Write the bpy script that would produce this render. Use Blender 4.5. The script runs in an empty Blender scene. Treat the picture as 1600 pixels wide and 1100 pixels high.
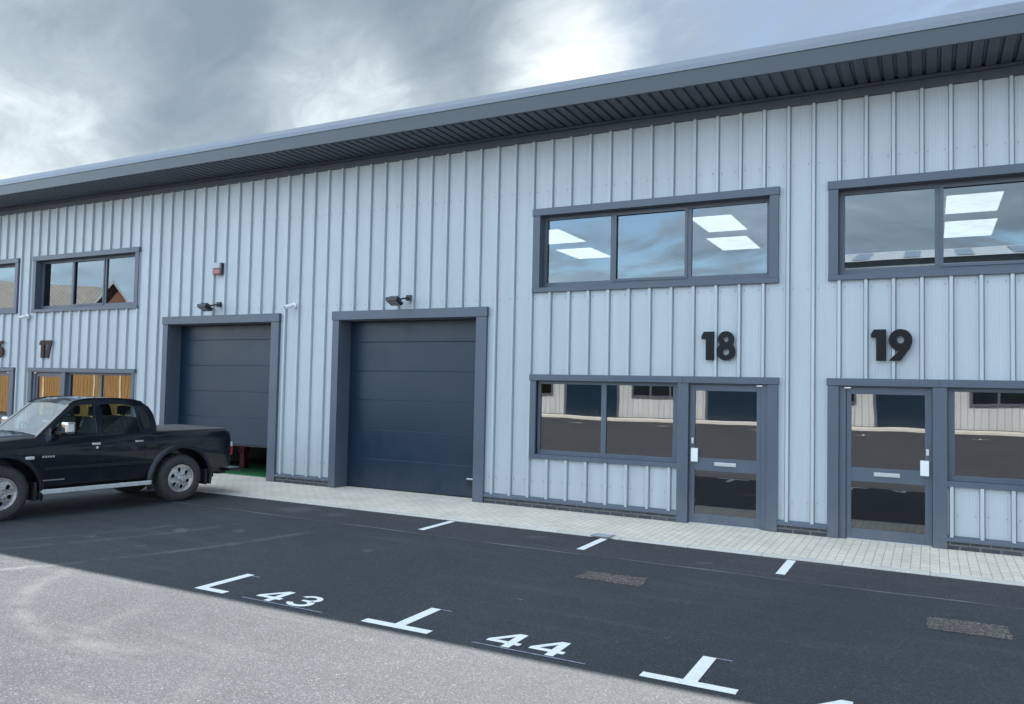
import bpy, bmesh, math, random
from mathutils import Vector, Matrix
random.seed(7)
S = bpy.context.scene
COL = S.collection
PI = math.pi
# ------------------------------------------------------------------ camera
cd = bpy.data.cameras.new("camera"); cam = bpy.data.objects.new("camera", cd); COL.objects.link(cam)
CR = Vector((0.88513622, 0.46488043, 0.02049541)); CU = Vector((0.00119654, -0.04631836, 0.99892601)); CF = Vector((-0.46533047, 0.88416107, 0.04155431))
M3 = Matrix((CR, CU, -CF)).transposed()
cam.matrix_world = Matrix.Translation((0, -11.735, 2.0)) @ M3.to_4x4()
cd.sensor_width = 36; cd.lens = 1241.74 / 1600 * 36; cd.clip_start = 0.1; cd.clip_end = 2000
S.camera = cam
# ------------------------------------------------------------------ light
EL, AZ = math.radians(50), math.radians(6)
sd = bpy.data.lights.new("sun", 'SUN'); sd.energy = 5.0; sd.angle = math.radians(0.5); sd.color = (1.0, 0.955, 0.89)
sun = bpy.data.objects.new("sun", sd); COL.objects.link(sun)
sdir = Vector((math.sin(AZ) * math.cos(EL), math.cos(AZ) * math.cos(EL), math.sin(EL)))
sun.rotation_euler = sdir.to_track_quat('Z', 'Y').to_euler(); sun.location = (0, 0, 30)
S.view_settings.view_transform = 'Standard'; S.view_settings.look = 'None'; S.view_settings.gamma = 1; S.view_settings.exposure = 2.0
S.view_settings.use_curve_mapping = False

class NT:
    def __init__(s, tree): s.t = tree; s.n = tree.nodes; s.l = tree.links
    def new(s, ty, **k):
        n = s.n.new(ty)
        for a, b in k.items():
            if a == 'i':
                for kk, v in b.items(): n.inputs[kk].default_value = v
            else: setattr(n, a, b)
        return n
    def link(s, a, b): s.l.new(a, b)
    def math(s, op, a, b=None, clamp=False):
        n = s.new('ShaderNodeMath', operation=op); n.use_clamp = clamp
        for i, v in enumerate((a, b)):
            if v is None: continue
            if isinstance(v, (int, float)): n.inputs[i].default_value = v
            else: s.link(v, n.inputs[i])
        return n.outputs[0]
    def noise(s, vec, scale, detail=4, rough=.55, dist=0.0):
        n = s.new('ShaderNodeTexNoise', i={'Scale': scale, 'Detail': detail, 'Roughness': rough, 'Distortion': dist})
        if vec is not None: s.link(vec, n.inputs['Vector'])
        return n.outputs['Fac']
    def ramp(s, fac, stops, interp='LINEAR'):
        n = s.new('ShaderNodeValToRGB'); n.color_ramp.interpolation = interp
        e = n.color_ramp.elements
        while len(e) < len(stops): e.new(0.5)
        for i, (p, c) in enumerate(stops):
            e[i].position = p; e[i].color = (*c, 1) if len(c) == 3 else c
        s.link(fac, n.inputs[0]); return n.outputs[0]
    def rng(s, v, a, b, c=0.0, d=1.0, smooth=False):
        n = s.new('ShaderNodeMapRange', i={'From Min': a, 'From Max': b, 'To Min': c, 'To Max': d})
        if smooth: n.interpolation_type = 'SMOOTHSTEP'
        s.link(v, n.inputs['Value']); return n.outputs[0]
    def mix(s, f, a, b, mode='MIX'):
        n = s.new('ShaderNodeMix', data_type='RGBA', blend_type=mode)
        for sock, v in ((n.inputs[0], f), (n.inputs[6], a), (n.inputs[7], b)):
            if isinstance(v, (int, float)): sock.default_value = v
            elif isinstance(v, (tuple, list)): sock.default_value = (*v, 1) if len(v) == 3 else v
            else: s.link(v, sock)
        return n.outputs[2]

W = bpy.data.worlds.new("World"); S.world = W; W.use_nodes = True
t = NT(W.node_tree); t.n.clear()
out = t.new('ShaderNodeOutputWorld'); bg = t.new('ShaderNodeBackground', i={'Strength': 0.1}); t.link(bg.outputs[0], out.inputs[0])
sky = t.new('ShaderNodeTexSky', sky_type='NISHITA'); sky.sun_disc = False; sky.sun_elevation = EL; sky.sun_rotation = AZ; sky.air_density = 1.2; sky.dust_density = .6
tc = t.new('ShaderNodeTexCoord'); D = tc.outputs['Generated']
sp = t.new('ShaderNodeSeparateXYZ'); t.link(D, sp.inputs[0])
dz = t.math('ADD', t.math('MAXIMUM', sp.outputs[2], 0.0), 0.27)
cx = t.new('ShaderNodeCombineXYZ'); u_ = t.math('DIVIDE', sp.outputs[0], dz); w_ = t.math('DIVIDE', sp.outputs[1], dz)
t.link(t.math('ADD', t.math('MULTIPLY', u_, .82), t.math('MULTIPLY', w_, -.35)), cx.inputs[0]); t.link(t.math('ADD', t.math('MULTIPLY', u_, .55), t.math('MULTIPLY', w_, 1.25)), cx.inputs[1]); cx.inputs[2].default_value = 3.1
n1 = t.noise(cx.outputs[0], 1.5, 14, .60, .45)
n2 = t.noise(cx.outputs[0], 5.5, 14, .62, .5)
n3 = t.noise(cx.outputs[0], 0.45, 3, .5)
def lobe(d, w):
    v = Vector(d).normalized(); n = t.new('ShaderNodeVectorMath', operation='DOT_PRODUCT'); t.link(D, n.inputs[0]); n.inputs[1].default_value = v
    return t.rng(n.outputs['Value'], math.cos(math.radians(w)), 1.0, 0, 1, True)
base = t.math('ADD', t.math('MULTIPLY', t.math('SUBTRACT', n1, .5), 1.15), t.math('MULTIPLY', t.math('SUBTRACT', n2, .5), .85))
dens = base
for d, w, a in (((-.854, .473, .19), 11, .50), ((-.61, .71, .33), 7, .45), ((-.375, .843, .37), 7, .60), ((-.27, .87, .40), 9, .12), ((-.70, .62, .26), 9, .12), ((-.79, .50, .40), 10, .25),
                ((-.60, .66, .42), 15, -.22), ((-.77, .56, .31), 13, -.26), ((-.45, .76, .46), 9, -.15)):
    dens = t.math('ADD', dens, t.math('MULTIPLY', lobe(d, w), a))
ccol = t.ramp(t.math('ADD', t.math('MULTIPLY', dens, .78), .375), [(0.0, (.50, .635, .77)), (.28, (.69, .84, .98)), (.52, (.95, 1.12, 1.25)), (.74, (1.52, 1.69, 1.80)), (1.0, (2.4, 2.5, 2.52))])
blue = t.math('MULTIPLY', lobe((.02, .91, .41), 24), .85)
cover = t.math('SUBTRACT', 1.0, t.math('MULTIPLY', blue, t.rng(n2, .35, .62, 1.0, .55)), True)
opp = t.rng(sp.outputs[1], .40, -.25, 1.0, 5.2, True)
# added sky gradient, dimmer towards the east (+x) to darken rib flanks facing it
opp = t.math('MULTIPLY', opp, t.rng(sp.outputs[0], -.75, .75, 1.42, .42, True))
v = t.new('ShaderNodeVectorMath', operation='SCALE'); t.link(ccol, v.inputs[0]); t.link(opp, v.inputs['Scale'])
# broken blue gaps on the sunlit half of the sky
gap = t.math('MULTIPLY', t.rng(n1, .52, .42, 0, 1, True), t.rng(sp.outputs[1], .05, -.3, 0, .75, True))
cover = t.math('SUBTRACT', cover, gap, True)
skc = t.new('ShaderNodeVectorMath', operation='MULTIPLY'); t.link(sky.outputs[0], skc.inputs[0]); skc.inputs[1].default_value = (.25, .27, .28)
skv = t.new('ShaderNodeVectorMath', operation='SCALE'); t.link(skc.outputs[0], skv.inputs[0]); t.link(t.rng(sp.outputs[1], .1, -.5, 1.0, 6.5, True), skv.inputs['Scale'])
t.link(t.mix(cover, skv.outputs[0], v.outputs[0]), bg.inputs['Color'])

# ------------------------------------------------------------------ materials
MATS = {}
def mat(name, col, rough=.5, metal=0, var=0.0, vscale=8, bump=0.0, bscale=60, spec=.5, coat=0, dirt=None, streak=False, rvar=0.0):
    if name in MATS: return MATS[name]
    m = bpy.data.materials.new(name); m.use_nodes = True; t = NT(m.node_tree); b = t.n['Principled BSDF']
    b.inputs['Roughness'].default_value = rough; b.inputs['Metallic'].default_value = metal; b.inputs['Specular IOR Level'].default_value = spec
    b.inputs['Coat Weight'].default_value = coat; b.inputs['Coat Roughness'].default_value = .04
    geo = t.new('ShaderNodeNewGeometry'); P = geo.outputs['Position']
    if streak:
        mp = t.new('ShaderNodeMapping'); t.link(P, mp.inputs[0]); mp.inputs['Scale'].default_value = (1, 1, .08); PS = mp.outputs[0]
    else: PS = P
    f = t.noise(PS, vscale, 6, .6)
    c = t.mix(t.rng(f, .3, .7), tuple(x * (1 - var) for x in col), tuple(min(1, x * (1 + var)) for x in col))
    if dirt:
        dcol, amt, z0, z1 = dirt
        s = t.new('ShaderNodeSeparateXYZ'); t.link(P, s.inputs[0])
        g = t.math('MULTIPLY', t.rng(s.outputs[2], z1, z0), t.rng(t.noise(PS, 5, 6, .65), .35, .7))
        c = t.mix(t.math('MULTIPLY', g, amt), c, dcol)
    t.link(c, b.inputs['Base Color'])
    if rvar: t.link(t.rng(t.noise(P, 3, 5), .3, .7, max(0, rough - rvar), rough + rvar), b.inputs['Roughness'])
    if bump:
        bp = t.new('ShaderNodeBump', i={'Strength': bump, 'Distance': .01}); t.link(t.noise(P, bscale, 4), bp.inputs['Height']); t.link(bp.outputs[0], b.inputs['Normal'])
    MATS[name] = m; return m
def glass(name, tint=(.55, .6, .62), ior=1.9, warp=.0, wscale=1.2, gcol=(.95, .97, 1)):
    m = bpy.data.materials.new(name); m.use_nodes = True; t = NT(m.node_tree); t.n.clear()
    o = t.new('ShaderNodeOutputMaterial'); mx = t.new('ShaderNodeMixShader'); tr = t.new('ShaderNodeBsdfTransparent'); gl = t.new('ShaderNodeBsdfGlossy', i={'Roughness': .0})
    tr.inputs[0].default_value = (*tint, 1); gl.inputs[0].default_value = (*gcol, 1)
    lw = t.new('ShaderNodeLayerWeight', i={'Blend': .5}); r0 = ((ior - 1) / (ior + 1)) ** 2
    t.link(t.math('ADD', t.math('MULTIPLY', t.math('POWER', lw.outputs['Facing'], 5.0), 1 - r0), r0), mx.inputs[0]); t.link(tr.outputs[0], mx.inputs[1]); t.link(gl.outputs[0], mx.inputs[2]); t.link(mx.outputs[0], o.inputs[0])
    if warp:
        geo = t.new('ShaderNodeNewGeometry'); bp = t.new('ShaderNodeBump', i={'Strength': 1, 'Distance': warp})
        t.link(t.noise(geo.outputs['Position'], wscale, 1, .4), bp.inputs['Height']); t.link(bp.outputs[0], gl.inputs['Normal'])
    MATS[name] = m; return m
def emis(name, col, st):
    m = bpy.data.materials.new(name); m.use_nodes = True; b = m.node_tree.nodes['Principled BSDF']
    b.inputs['Base Color'].default_value = (.8, .8, .8, 1); b.inputs['Emission Color'].default_value = (*col, 1); b.inputs['Emission Strength'].default_value = st
    t = NT(m.node_tree); geo = t.new('ShaderNodeNewGeometry'); f = t.rng(t.noise(geo.outputs['Position'], 6, 3), .3, .7, .8, 1.05)
    t.link(t.math('MULTIPLY', f, st), b.inputs['Emission Strength'])
    return m

CLAD = mat('silver_cladding', (.45, .485, .515), .40, .0, .075, 2.6, .035, 7, streak=True, dirt=((.30, .29, .27), .35, .1, 1.0), rvar=.08)
TRIM = mat('grey_trim', (.082, .100, .130), .45, 0, .1, 1.5, .02, 12, rvar=.06, dirt=((.2, .19, .18), .35, 0, .5))
FASC = mat('fascia_metal', (.046, .056, .068), .40, 0, .05, .7)
_t = NT(CLAD.node_tree); _b = _t.n['Principled BSDF']; _src = _b.inputs['Base Color'].links[0].from_socket
_g = _t.new('ShaderNodeNewGeometry'); _s = _t.new('ShaderNodeSeparateXYZ'); _t.link(_g.outputs['Position'], _s.inputs[0])
_w = _t.new('ShaderNodeTexWhiteNoise', noise_dimensions='1D'); _t.link(_t.math('FLOOR', _t.math('DIVIDE', _t.math('ADD', _s.outputs[0], 5.13), 1.0119)), _w.inputs['W'])
_v = _t.new('ShaderNodeVectorMath', operation='SCALE'); _t.link(_src, _v.inputs[0]); _t.link(_t.rng(_w.outputs[0], 0, 1, .955, 1.02), _v.inputs['Scale']); _t.link(_v.outputs[0], _b.inputs['Base Color'])
GUTT = mat('gutter_metal', (.15, .172, .205), .35, .1, .06, .6)
SOFF = mat('soffit_metal', (.062, .076, .10), .45, 0, .06, 2)
GDOOR = mat('garage_door_panel', (.004, .019, .040), .40, 0, .06, 1.2, .05, 90, rvar=.05, dirt=((.10, .10, .10), .3, 0, .6))
BLACK = mat('black_rubber', (.012, .013, .015), .6)
DARK = mat('black_metal', (.02, .022, .026), .4)
GREYP = mat('grey_plastic', (.25, .26, .27), .5)
WHITE = mat('white_plastic', (.75, .76, .76), .4)
STEEL = mat('brushed_steel', (.68, .70, .72), .28, .85, .05, 30)
NUMB = mat('black_acrylic', (.004, .006, .010), .3, 0, .2, 4, spec=.22)
INTW = mat('interior_plaster', (.38, .38, .37), .8)
INTF = mat('interior_floor', (.10, .10, .105), .5)
CEIL = mat('ceiling_tile', (.42, .42, .42), .8)
GREEN = mat('green_floor_paint', (.05, .22, .09), .5, 0, .15, 3)
RED = mat('red_plastic', (.10, .012, .014), .5)
PANE = glass('window_glass', (.30, .33, .35), 2.15, .0006, .9, (.78, .90, 1))
PANED = glass('door_glass', (.30, .31, .31), 2.4, .001, 1.3, (.95, .96, .97))
LIGHT = emis('light_panel', (1.0, .96, .88), 2.3)

def brickmat(name, c1, c2, mortar, bw, bh, off=.5, axis='XZ', msize=.012, bump=.4, rough=.85):
    m = bpy.data.materials.new(name); m.use_nodes = True; t = NT(m.node_tree); b = t.n['Principled BSDF']; b.inputs['Roughness'].default_value = rough
    geo = t.new('ShaderNodeNewGeometry'); s = t.new('ShaderNodeSeparateXYZ'); t.link(geo.outputs['Position'], s.inputs[0])
    c = t.new('ShaderNodeCombineXYZ'); a = {'XZ': (0, 2), 'XY': (0, 1), 'YX': (1, 0), 'YZ': (1, 2)}[axis]
    t.link(s.outputs[a[0]], c.inputs[0]); t.link(s.outputs[a[1]], c.inputs[1])
    br = t.new('ShaderNodeTexBrick', offset=off, i={'Scale': 1, 'Mortar Size': msize, 'Brick Width': bw, 'Row Height': bh, 'Bias': -.2, 'Mortar Smooth': .3})
    br.inputs['Color1'].default_value = (*c1, 1); br.inputs['Color2'].default_value = (*c2, 1); br.inputs['Mortar'].default_value = (*mortar, 1)
    t.link(c.outputs[0], br.inputs['Vector'])
    f = t.rng(t.noise(geo.outputs['Position'], 1.3, 8, .65), .3, .7, .84, 1.1); g = t.rng(t.noise(geo.outputs['Position'], 45, 4), .3, .7, .88, 1.08)
    mm = t.new('ShaderNodeVectorMath', operation='SCALE'); t.link(br.outputs[0], mm.inputs[0]); t.link(t.math('MULTIPLY', f, g), mm.inputs['Scale']); t.link(mm.outputs[0], b.inputs['Base Color'])
    bp = t.new('ShaderNodeBump', i={'Strength': bump, 'Distance': .006}); bp.invert = True
    t.link(br.outputs['Fac'], bp.inputs['Height']); t.link(bp.outputs[0], b.inputs['Normal'])
    MATS[name] = m; return m
PAVE = brickmat('block_paving', (.82, .715, .58), (.74, .65, .53), (.48, .42, .35), .2, .1, .5, 'YX', .006)
EDGE = brickmat('edging_stone', (.68, .63, .56), (.62, .58, .52), (.36, .33, .3), .9, .3, 0, 'XY', .008)
PLIN = brickmat('engineering_brick', (.05, .052, .06), (.085, .085, .09), (.14, .14, .14), .225, .075, .5, 'XZ', .012)
REDB = brickmat('red_brick', (.42, .13, .07), (.34, .10, .06), (.35, .3, .26), .225, .075, .5, 'XZ', .012)
TILE = brickmat('roof_tile', (.46, .41, .36), (.38, .34, .30), (.2, .17, .15), .3, .25, .5, 'XY', .02)

def asphalt(name, col, gr_=.78):
    m = bpy.data.materials.new(name); m.use_nodes = True; t = NT(m.node_tree); b = t.n['Principled BSDF']
    geo = t.new('ShaderNodeNewGeometry'); P = geo.outputs['Position']
    s = t.new('ShaderNodeSeparateXYZ'); t.link(P, s.inputs[0])
    big = t.rng(t.noise(P, .35, 5, .6), .3, .7, .88, 1.13); midn = t.rng(t.noise(P, 3.0, 7, .65), .3, .7, .92, 1.09)
    vo = t.new('ShaderNodeTexVoronoi', i={'Scale': 95}); t.link(P, vo.inputs['Vector'])
    sc = t.new('ShaderNodeSeparateColor'); t.link(vo.outputs['Color'], sc.inputs[0])
    chip = t.math('POWER', sc.outputs[0], 3.0)
    grain = t.math('ADD', t.math('MULTIPLY', chip, gr_), 1.02 - .27 * gr_)
    fine = t.rng(t.noise(P, 38, 5, .75), .3, .7, .84, 1.16)
    f = t.math('MULTIPLY', t.math('MULTIPLY', big, midn), t.math('MULTIPLY', grain, fine))
    mp = t.new('ShaderNodeMapping'); t.link(P, mp.inputs[0]); mp.inputs['Scale'].default_value = (.25, 2.6, 1)
    st = t.rng(t.noise(mp.outputs[0], 1.2, 6, .6), .55, .75, 0, .35)
    # dusty arcs left by turning tyres
    arcs = None
    for (ax, ay, r, w, a, x0, x1, y0, y1) in ((-5.85, -5.72, 2.14, .15, .38, -9, -5.0, -9, -6.0), (-17, -2, 9.85, .10, .8, -9, -6.8, -7.2, -3.6), (-17, -2, 8.68, .12, .55, -10, -7, -6.3, -3.6), (-17, -2, 8.2, .09, .45, -10, -7, -6.6, -4),
                      (-12.6, -9.2, 6.9, .14, .2, -9, -4, -13, -7), (-11, -11.5, 7.6, .16, .2, -9, 0, -13, -7.5), (2.6, -15.6, 8.2, .12, .2, -6, 4, -10, -6.5)):
        dx = t.math('SUBTRACT', s.outputs[0], ax); dy = t.math('SUBTRACT', s.outputs[1], ay)
        rr = t.math('SQRT', t.math('ADD', t.math('MULTIPLY', dx, dx), t.math('MULTIPLY', dy, dy)))
        k = t.math('MULTIPLY', t.rng(t.math('ABSOLUTE', t.math('SUBTRACT', rr, r)), w, 0, 0, a, True), t.rng(t.noise(P, 2.2, 6, .7), .38, .58))
        for so, lo, hi in ((s.outputs[0], x0, x1), (s.outputs[1], y0, y1)):
            k = t.math('MULTIPLY', k, t.math('MULTIPLY', t.rng(so, lo - .3, lo + .3, 0, 1, True), t.rng(so, hi + .3, hi - .3, 0, 1, True)))
        arcs = k if arcs is None else t.math('ADD', arcs, k)
    wob = t.math('MULTIPLY', t.math('SUBTRACT', t.noise(P, 7, 5, .7), .5), .5)
    for (ax, ay, r, a) in ((-8.74, -4.42, .16, 1.0), (-9.3, -5.3, .09, .7), (-8.1, -4.0, .12, .6), (-8.3, -5.3, .07, .5), (-8.7, -2.25, .4, .55), (-7.9, -2.3, .3, .4), (-4.6, -2.2, .16, .4), (-2.3, -2.5, .08, .6), (-5.9, -4.1, .04, .7), (-1.9, -5.4, .03, .9), (-3.4, -5.0, .03, .9)):
        dx = t.math('SUBTRACT', s.outputs[0], ax); dy = t.math('SUBTRACT', s.outputs[1], ay)
        rr = t.math('SQRT', t.math('ADD', t.math('MULTIPLY', dx, dx), t.math('MULTIPLY', dy, dy)))
        arcs = t.math('ADD', arcs, t.math('MULTIPLY', t.rng(t.math('ADD', rr, wob), r, r * .3, 0, a, True), t.rng(t.noise(P, 16, 4, .7), .3, .5)))
    dust = t.math('ADD', t.math('MULTIPLY', arcs, .85), t.math('MULTIPLY', st, .7))
    spots = t.rng(t.noise(P, 1.7, 9, .72, .6), .66, .74, 0, .55)
    dust = t.math('ADD', dust, spots, True)
    c = t.new('ShaderNodeVectorMath', operation='SCALE'); c.inputs[0].default_value = col; t.link(f, c.inputs['Scale'])
    c2 = t.mix(dust, c.outputs[0], (.135, .138, .136))
    spk = t.math('MULTIPLY', t.rng(sc.outputs[1], .975, .99), t.rng(t.noise(P, .6, 3), .4, .6, .03, .22))
    t.link(t.mix(spk, c2, (.38, .36, .32)), b.inputs['Base Color'])
    b.inputs['Roughness'].default_value = .82; b.inputs['Specular IOR Level'].default_value = .3
    bp = t.new('ShaderNodeBump', i={'Strength': .55, 'Distance': .006}); t.link(t.math('ADD', vo.outputs['Distance'], t.noise(P, 60, 3)), bp.inputs['Height']); t.link(bp.outputs[0], b.inputs['Normal'])
    return m
ASPH = asphalt('asphalt', (.0455, .050, .0565))
ASPH2 = asphalt('asphalt_edge', (.052, .052, .057))
ASPHP = asphalt('asphalt_patch', (.125, .108, .096), 1.9)
def paint():
    m = bpy.data.materials.new('road_paint'); m.use_nodes = True; t = NT(m.node_tree); b = t.n['Principled BSDF']; b.inputs['Roughness'].default_value = .6
    geo = t.new('ShaderNodeNewGeometry'); P = geo.outputs['Position']
    f = t.math('MULTIPLY', t.rng(t.noise(P, 70, 6, .75), .55, .68), t.rng(t.noise(P, 6, 4), .4, .6, .35, 1))
    t.link(t.mix(f, t.mix(t.rng(t.noise(P, 9, 5), .3, .7), (.93, .91, .87), (.84, .83, .80)), (.15, .15, .15)), b.inputs['Base Color'])
    bp = t.new('ShaderNodeBump', i={'Strength': .4, 'Distance': .004}); t.link(t.noise(P, 90, 3), bp.inputs['Height']); t.link(bp.outputs[0], b.inputs['Normal'])
    return m
PAINT = paint()
CHALK = mat('chalk_line', (.30, .33, .40), .9, 0, .4, 25)
SEAL = mat('joint_seal', (.135, .14, .15), .8, 0, .35, 6)
def woodmat(name, c1, c2):
    m = bpy.data.materials.new(name); m.use_nodes = True; t = NT(m.node_tree); b = t.n['Principled BSDF']; b.inputs['Roughness'].default_value = .6
    geo = t.new('ShaderNodeNewGeometry'); mp = t.new('ShaderNodeMapping'); t.link(geo.outputs['Position'], mp.inputs[0]); mp.inputs['Scale'].default_value = (9, 9, .9)
    t.link(t.mix(t.rng(t.noise(mp.outputs[0], 2.2, 6, .65, 1.2), .35, .65), c1, c2), b.inputs['Base Color']); return m
WOOD = woodmat('varnished_board', (.42, .27, .11), (.25, .14, .05))
WOODP = woodmat('pale_board', (.75, .62, .42), (.62, .5, .33))

# ------------------------------------------------------------------ mesh helpers
ORG = {}
def org(p):
    v = Vector((0, 0, 0))
    while p is not None:
        if p.name in ORG and ORG[p.name] == 'local': return Vector((0, 0, 0))
        v += p.location; p = p.parent
    return v
def link(name, me, m, parent=None, smooth=False):
    o = bpy.data.objects.new(name, me); COL.objects.link(o)
    if m: me.materials.append(m)
    if parent is not None: o.parent = parent
    if smooth:
        for p in me.polygons: p.use_smooth = True
    return o
class MB:
    def __init__(s): s.v = []; s.f = []
    def add(s, vs, fs):
        k = len(s.v); s.v += [tuple(v) for v in vs]; s.f += [tuple(k + i for i in f) for f in fs]; return s
    def box(s, x0, x1, y0, y1, z0, z1):
        x0, x1 = min(x0, x1), max(x0, x1); y0, y1 = min(y0, y1), max(y0, y1); z0, z1 = min(z0, z1), max(z0, z1)
        return s.add([(x0, y0, z0), (x1, y0, z0), (x1, y1, z0), (x0, y1, z0), (x0, y0, z1), (x1, y0, z1), (x1, y1, z1), (x0, y1, z1)],
                     [(0, 3, 2, 1), (4, 5, 6, 7), (0, 1, 5, 4), (1, 2, 6, 5), (2, 3, 7, 6), (3, 0, 4, 7)])
    def quad(s, *p): return s.add(p, [tuple(range(len(p)))])
    def tube(s, pts, r, n=10, cap=True):
        pts = [Vector(p) for p in pts]; rings = []
        rs = r if isinstance(r, (list, tuple)) else [r] * len(pts)
        for i, p in enumerate(pts):
            d = (pts[min(i + 1, len(pts) - 1)] - pts[max(i - 1, 0)]).normalized()
            a = d.cross(Vector((0, 0, 1)));
            if a.length < .05: a = d.cross(Vector((1, 0, 0)))
            a.normalize(); b = d.cross(a)
            rings.append([p + (a * math.cos(2 * PI * k / n) + b * math.sin(2 * PI * k / n)) * rs[i] for k in range(n)])
        k = [v for rg in rings for v in rg]; fs = []
        for i in range(len(pts) - 1):
            for j in range(n): fs.append((i * n + j, i * n + (j + 1) % n, (i + 1) * n + (j + 1) % n, (i + 1) * n + j))
        if cap: fs += [tuple(range(n))[::-1], tuple((len(pts) - 1) * n + j for j in range(n))]
        return s.add(k, fs)
    def lathe(s, prof, c, axis, n=32):
        # prof: (r, h) pairs round `axis` through c
        ax = Vector(axis).normalized(); a = ax.orthogonal().normalized(); b = ax.cross(a); c = Vector(c); vs = []; fs = []
        for r, h in prof:
            for k in range(n): vs.append(c + ax * h + (a * math.cos(2 * PI * k / n) + b * math.sin(2 * PI * k / n)) * r)
        for i in range(len(prof) - 1):
            for j in range(n): fs.append((i * n + j, i * n + (j + 1) % n, (i + 1) * n + (j + 1) % n, (i + 1) * n + j))
        return s.add(vs, fs)
    def build(s, name, m, parent=None, smooth=False, bevel=0, seg=2, angle=40):
        o0 = org(parent); me = bpy.data.meshes.new(name)
        me.from_pydata([tuple(Vector(v) - o0) for v in s.v], [], s.f); me.update()
        bm = bmesh.new(); bm.from_mesh(me); bmesh.ops.recalc_face_normals(bm, faces=bm.faces); bm.to_mesh(me); bm.free()
        o = link(name, me, m, parent, smooth or bevel > 0)
        if bevel:
            md = o.modifiers.new('bevel', 'BEVEL'); md.width = bevel; md.segments = seg; md.limit_method = 'ANGLE'; md.angle_limit = math.radians(angle); md.harden_normals = True
        elif smooth:
            bm = bmesh.new(); bm.from_mesh(me)
            for e in bm.edges:
                if len(e.link_faces) == 2 and e.calc_face_angle(0) > math.radians(angle): e.smooth = False
            bm.to_mesh(me); bm.free()
        return o
def fillshape(contours, ext):
    cu = bpy.data.curves.new('shape', 'CURVE'); cu.dimensions = '2D'; cu.fill_mode = 'BOTH'; cu.extrude = ext
    for c in contours:
        sp_ = cu.splines.new('POLY'); sp_.points.add(len(c) - 1); sp_.use_cyclic_u = True
        for i, p in enumerate(c): sp_.points[i].co = (p[0], p[1], 0, 1)
    o = bpy.data.objects.new('shape', cu); COL.objects.link(o)
    dg = bpy.context.evaluated_depsgraph_get(); me = bpy.data.meshes.new_from_object(o.evaluated_get(dg))
    bpy.data.objects.remove(o); return me
def shaped(name, contours, ext, fn, m, parent=None):
    me = fillshape(contours, ext); o0 = org(parent)
    for v in me.vertices: v.co = Vector(fn(*v.co)) - o0
    me.materials.clear(); me.update(); me.name = name
    bm = bmesh.new(); bm.from_mesh(me); bmesh.ops.remove_doubles(bm, verts=bm.verts, dist=1e-5); bmesh.ops.recalc_face_normals(bm, faces=bm.faces); bm.to_mesh(me); bm.free()
    return link(name, me, m, parent)
def tag(o, label=None, cat=None, group=None, kind=None):
    for k, v_ in (('label', label), ('category', cat), ('group', group), ('kind', kind)):
        if v_: o[k] = v_
    return o
def empty(name, loc, label, cat, group=None, rz=0, local=False):
    o = bpy.data.objects.new(name, None); COL.objects.link(o); o.location = loc; o.rotation_euler = (0, 0, rz); o.empty_display_size = .2
    if local: ORG[o.name] = 'local'
    return tag(o, label, cat, group)

# ------------------------------------------------------------------ ground
tag(MB().quad((-350, -350, 0), (350, -350, 0), (350, -2.85, 0), (-350, -2.85, 0)).build('car_park', ASPH), kind='structure')
tag(MB().quad((-350, -2.85, 0), (350, -2.85, 0), (350, -1.75, 0), (-350, -1.75, 0)).build('car_park_edge_strip', ASPH2), kind='structure')
tag(MB().quad((-350, 9.4, -.01), (350, 9.4, -.01), (350, 350, -.01), (-350, 350, -.01)).build('rear_yard', ASPH), kind='structure')
g = MB(); xs = [-40 + .35 * i for i in range(150)]
for i in range(len(xs) - 1):
    def yy(x): return -2.85 + .012 * math.sin(x * 1.7) + .02 * math.sin(x * .61 + 1) + .008 * math.sin(x * 5.3)
    def ww(x): return .014 + .009 * math.sin(x * 2.9 + 2) + .006 * math.sin(x * 7.7)
    a, b = xs[i], xs[i + 1]; g.quad((a, yy(a) - ww(a), .004), (b, yy(b) - ww(b), .004), (b, yy(b) + ww(b), .004), (a, yy(a) + ww(a), .004))
tag(g.build('asphalt_joint', SEAL), kind='structure')
tag(MB().box(-45, 30, -1.62, .55, -.06, .016).build('pavement', PAVE), kind='structure')
tag(MB().box(-45, 30, -1.75, -1.623, -.06, .02).build('pavement_edging', EDGE, bevel=.006), kind='structure')
def patch(pts, label):
    g = MB(); n = 7; ring = []
    for k in range(4):
        a, b = pts[k], pts[(k + 1) % 4]
        for i in range(n):
            q = i / n; ring.append((a[0] + (b[0] - a[0]) * q + random.uniform(-.012, .012), a[1] + (b[1] - a[1]) * q + random.uniform(-.012, .012), .004))
    g.add(ring, [tuple(range(len(ring)))]); tag(g.build('asphalt_repair_patch', ASPHP), kind='structure')
patch([(-3.30, -3.95), (-2.58, -3.97), (-2.62, -3.58), (-3.27, -3.62)], '')
patch([(-.02, -4.0), (.60, -3.99), (.60, -3.56), (-.02, -3.59)], '')

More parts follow.
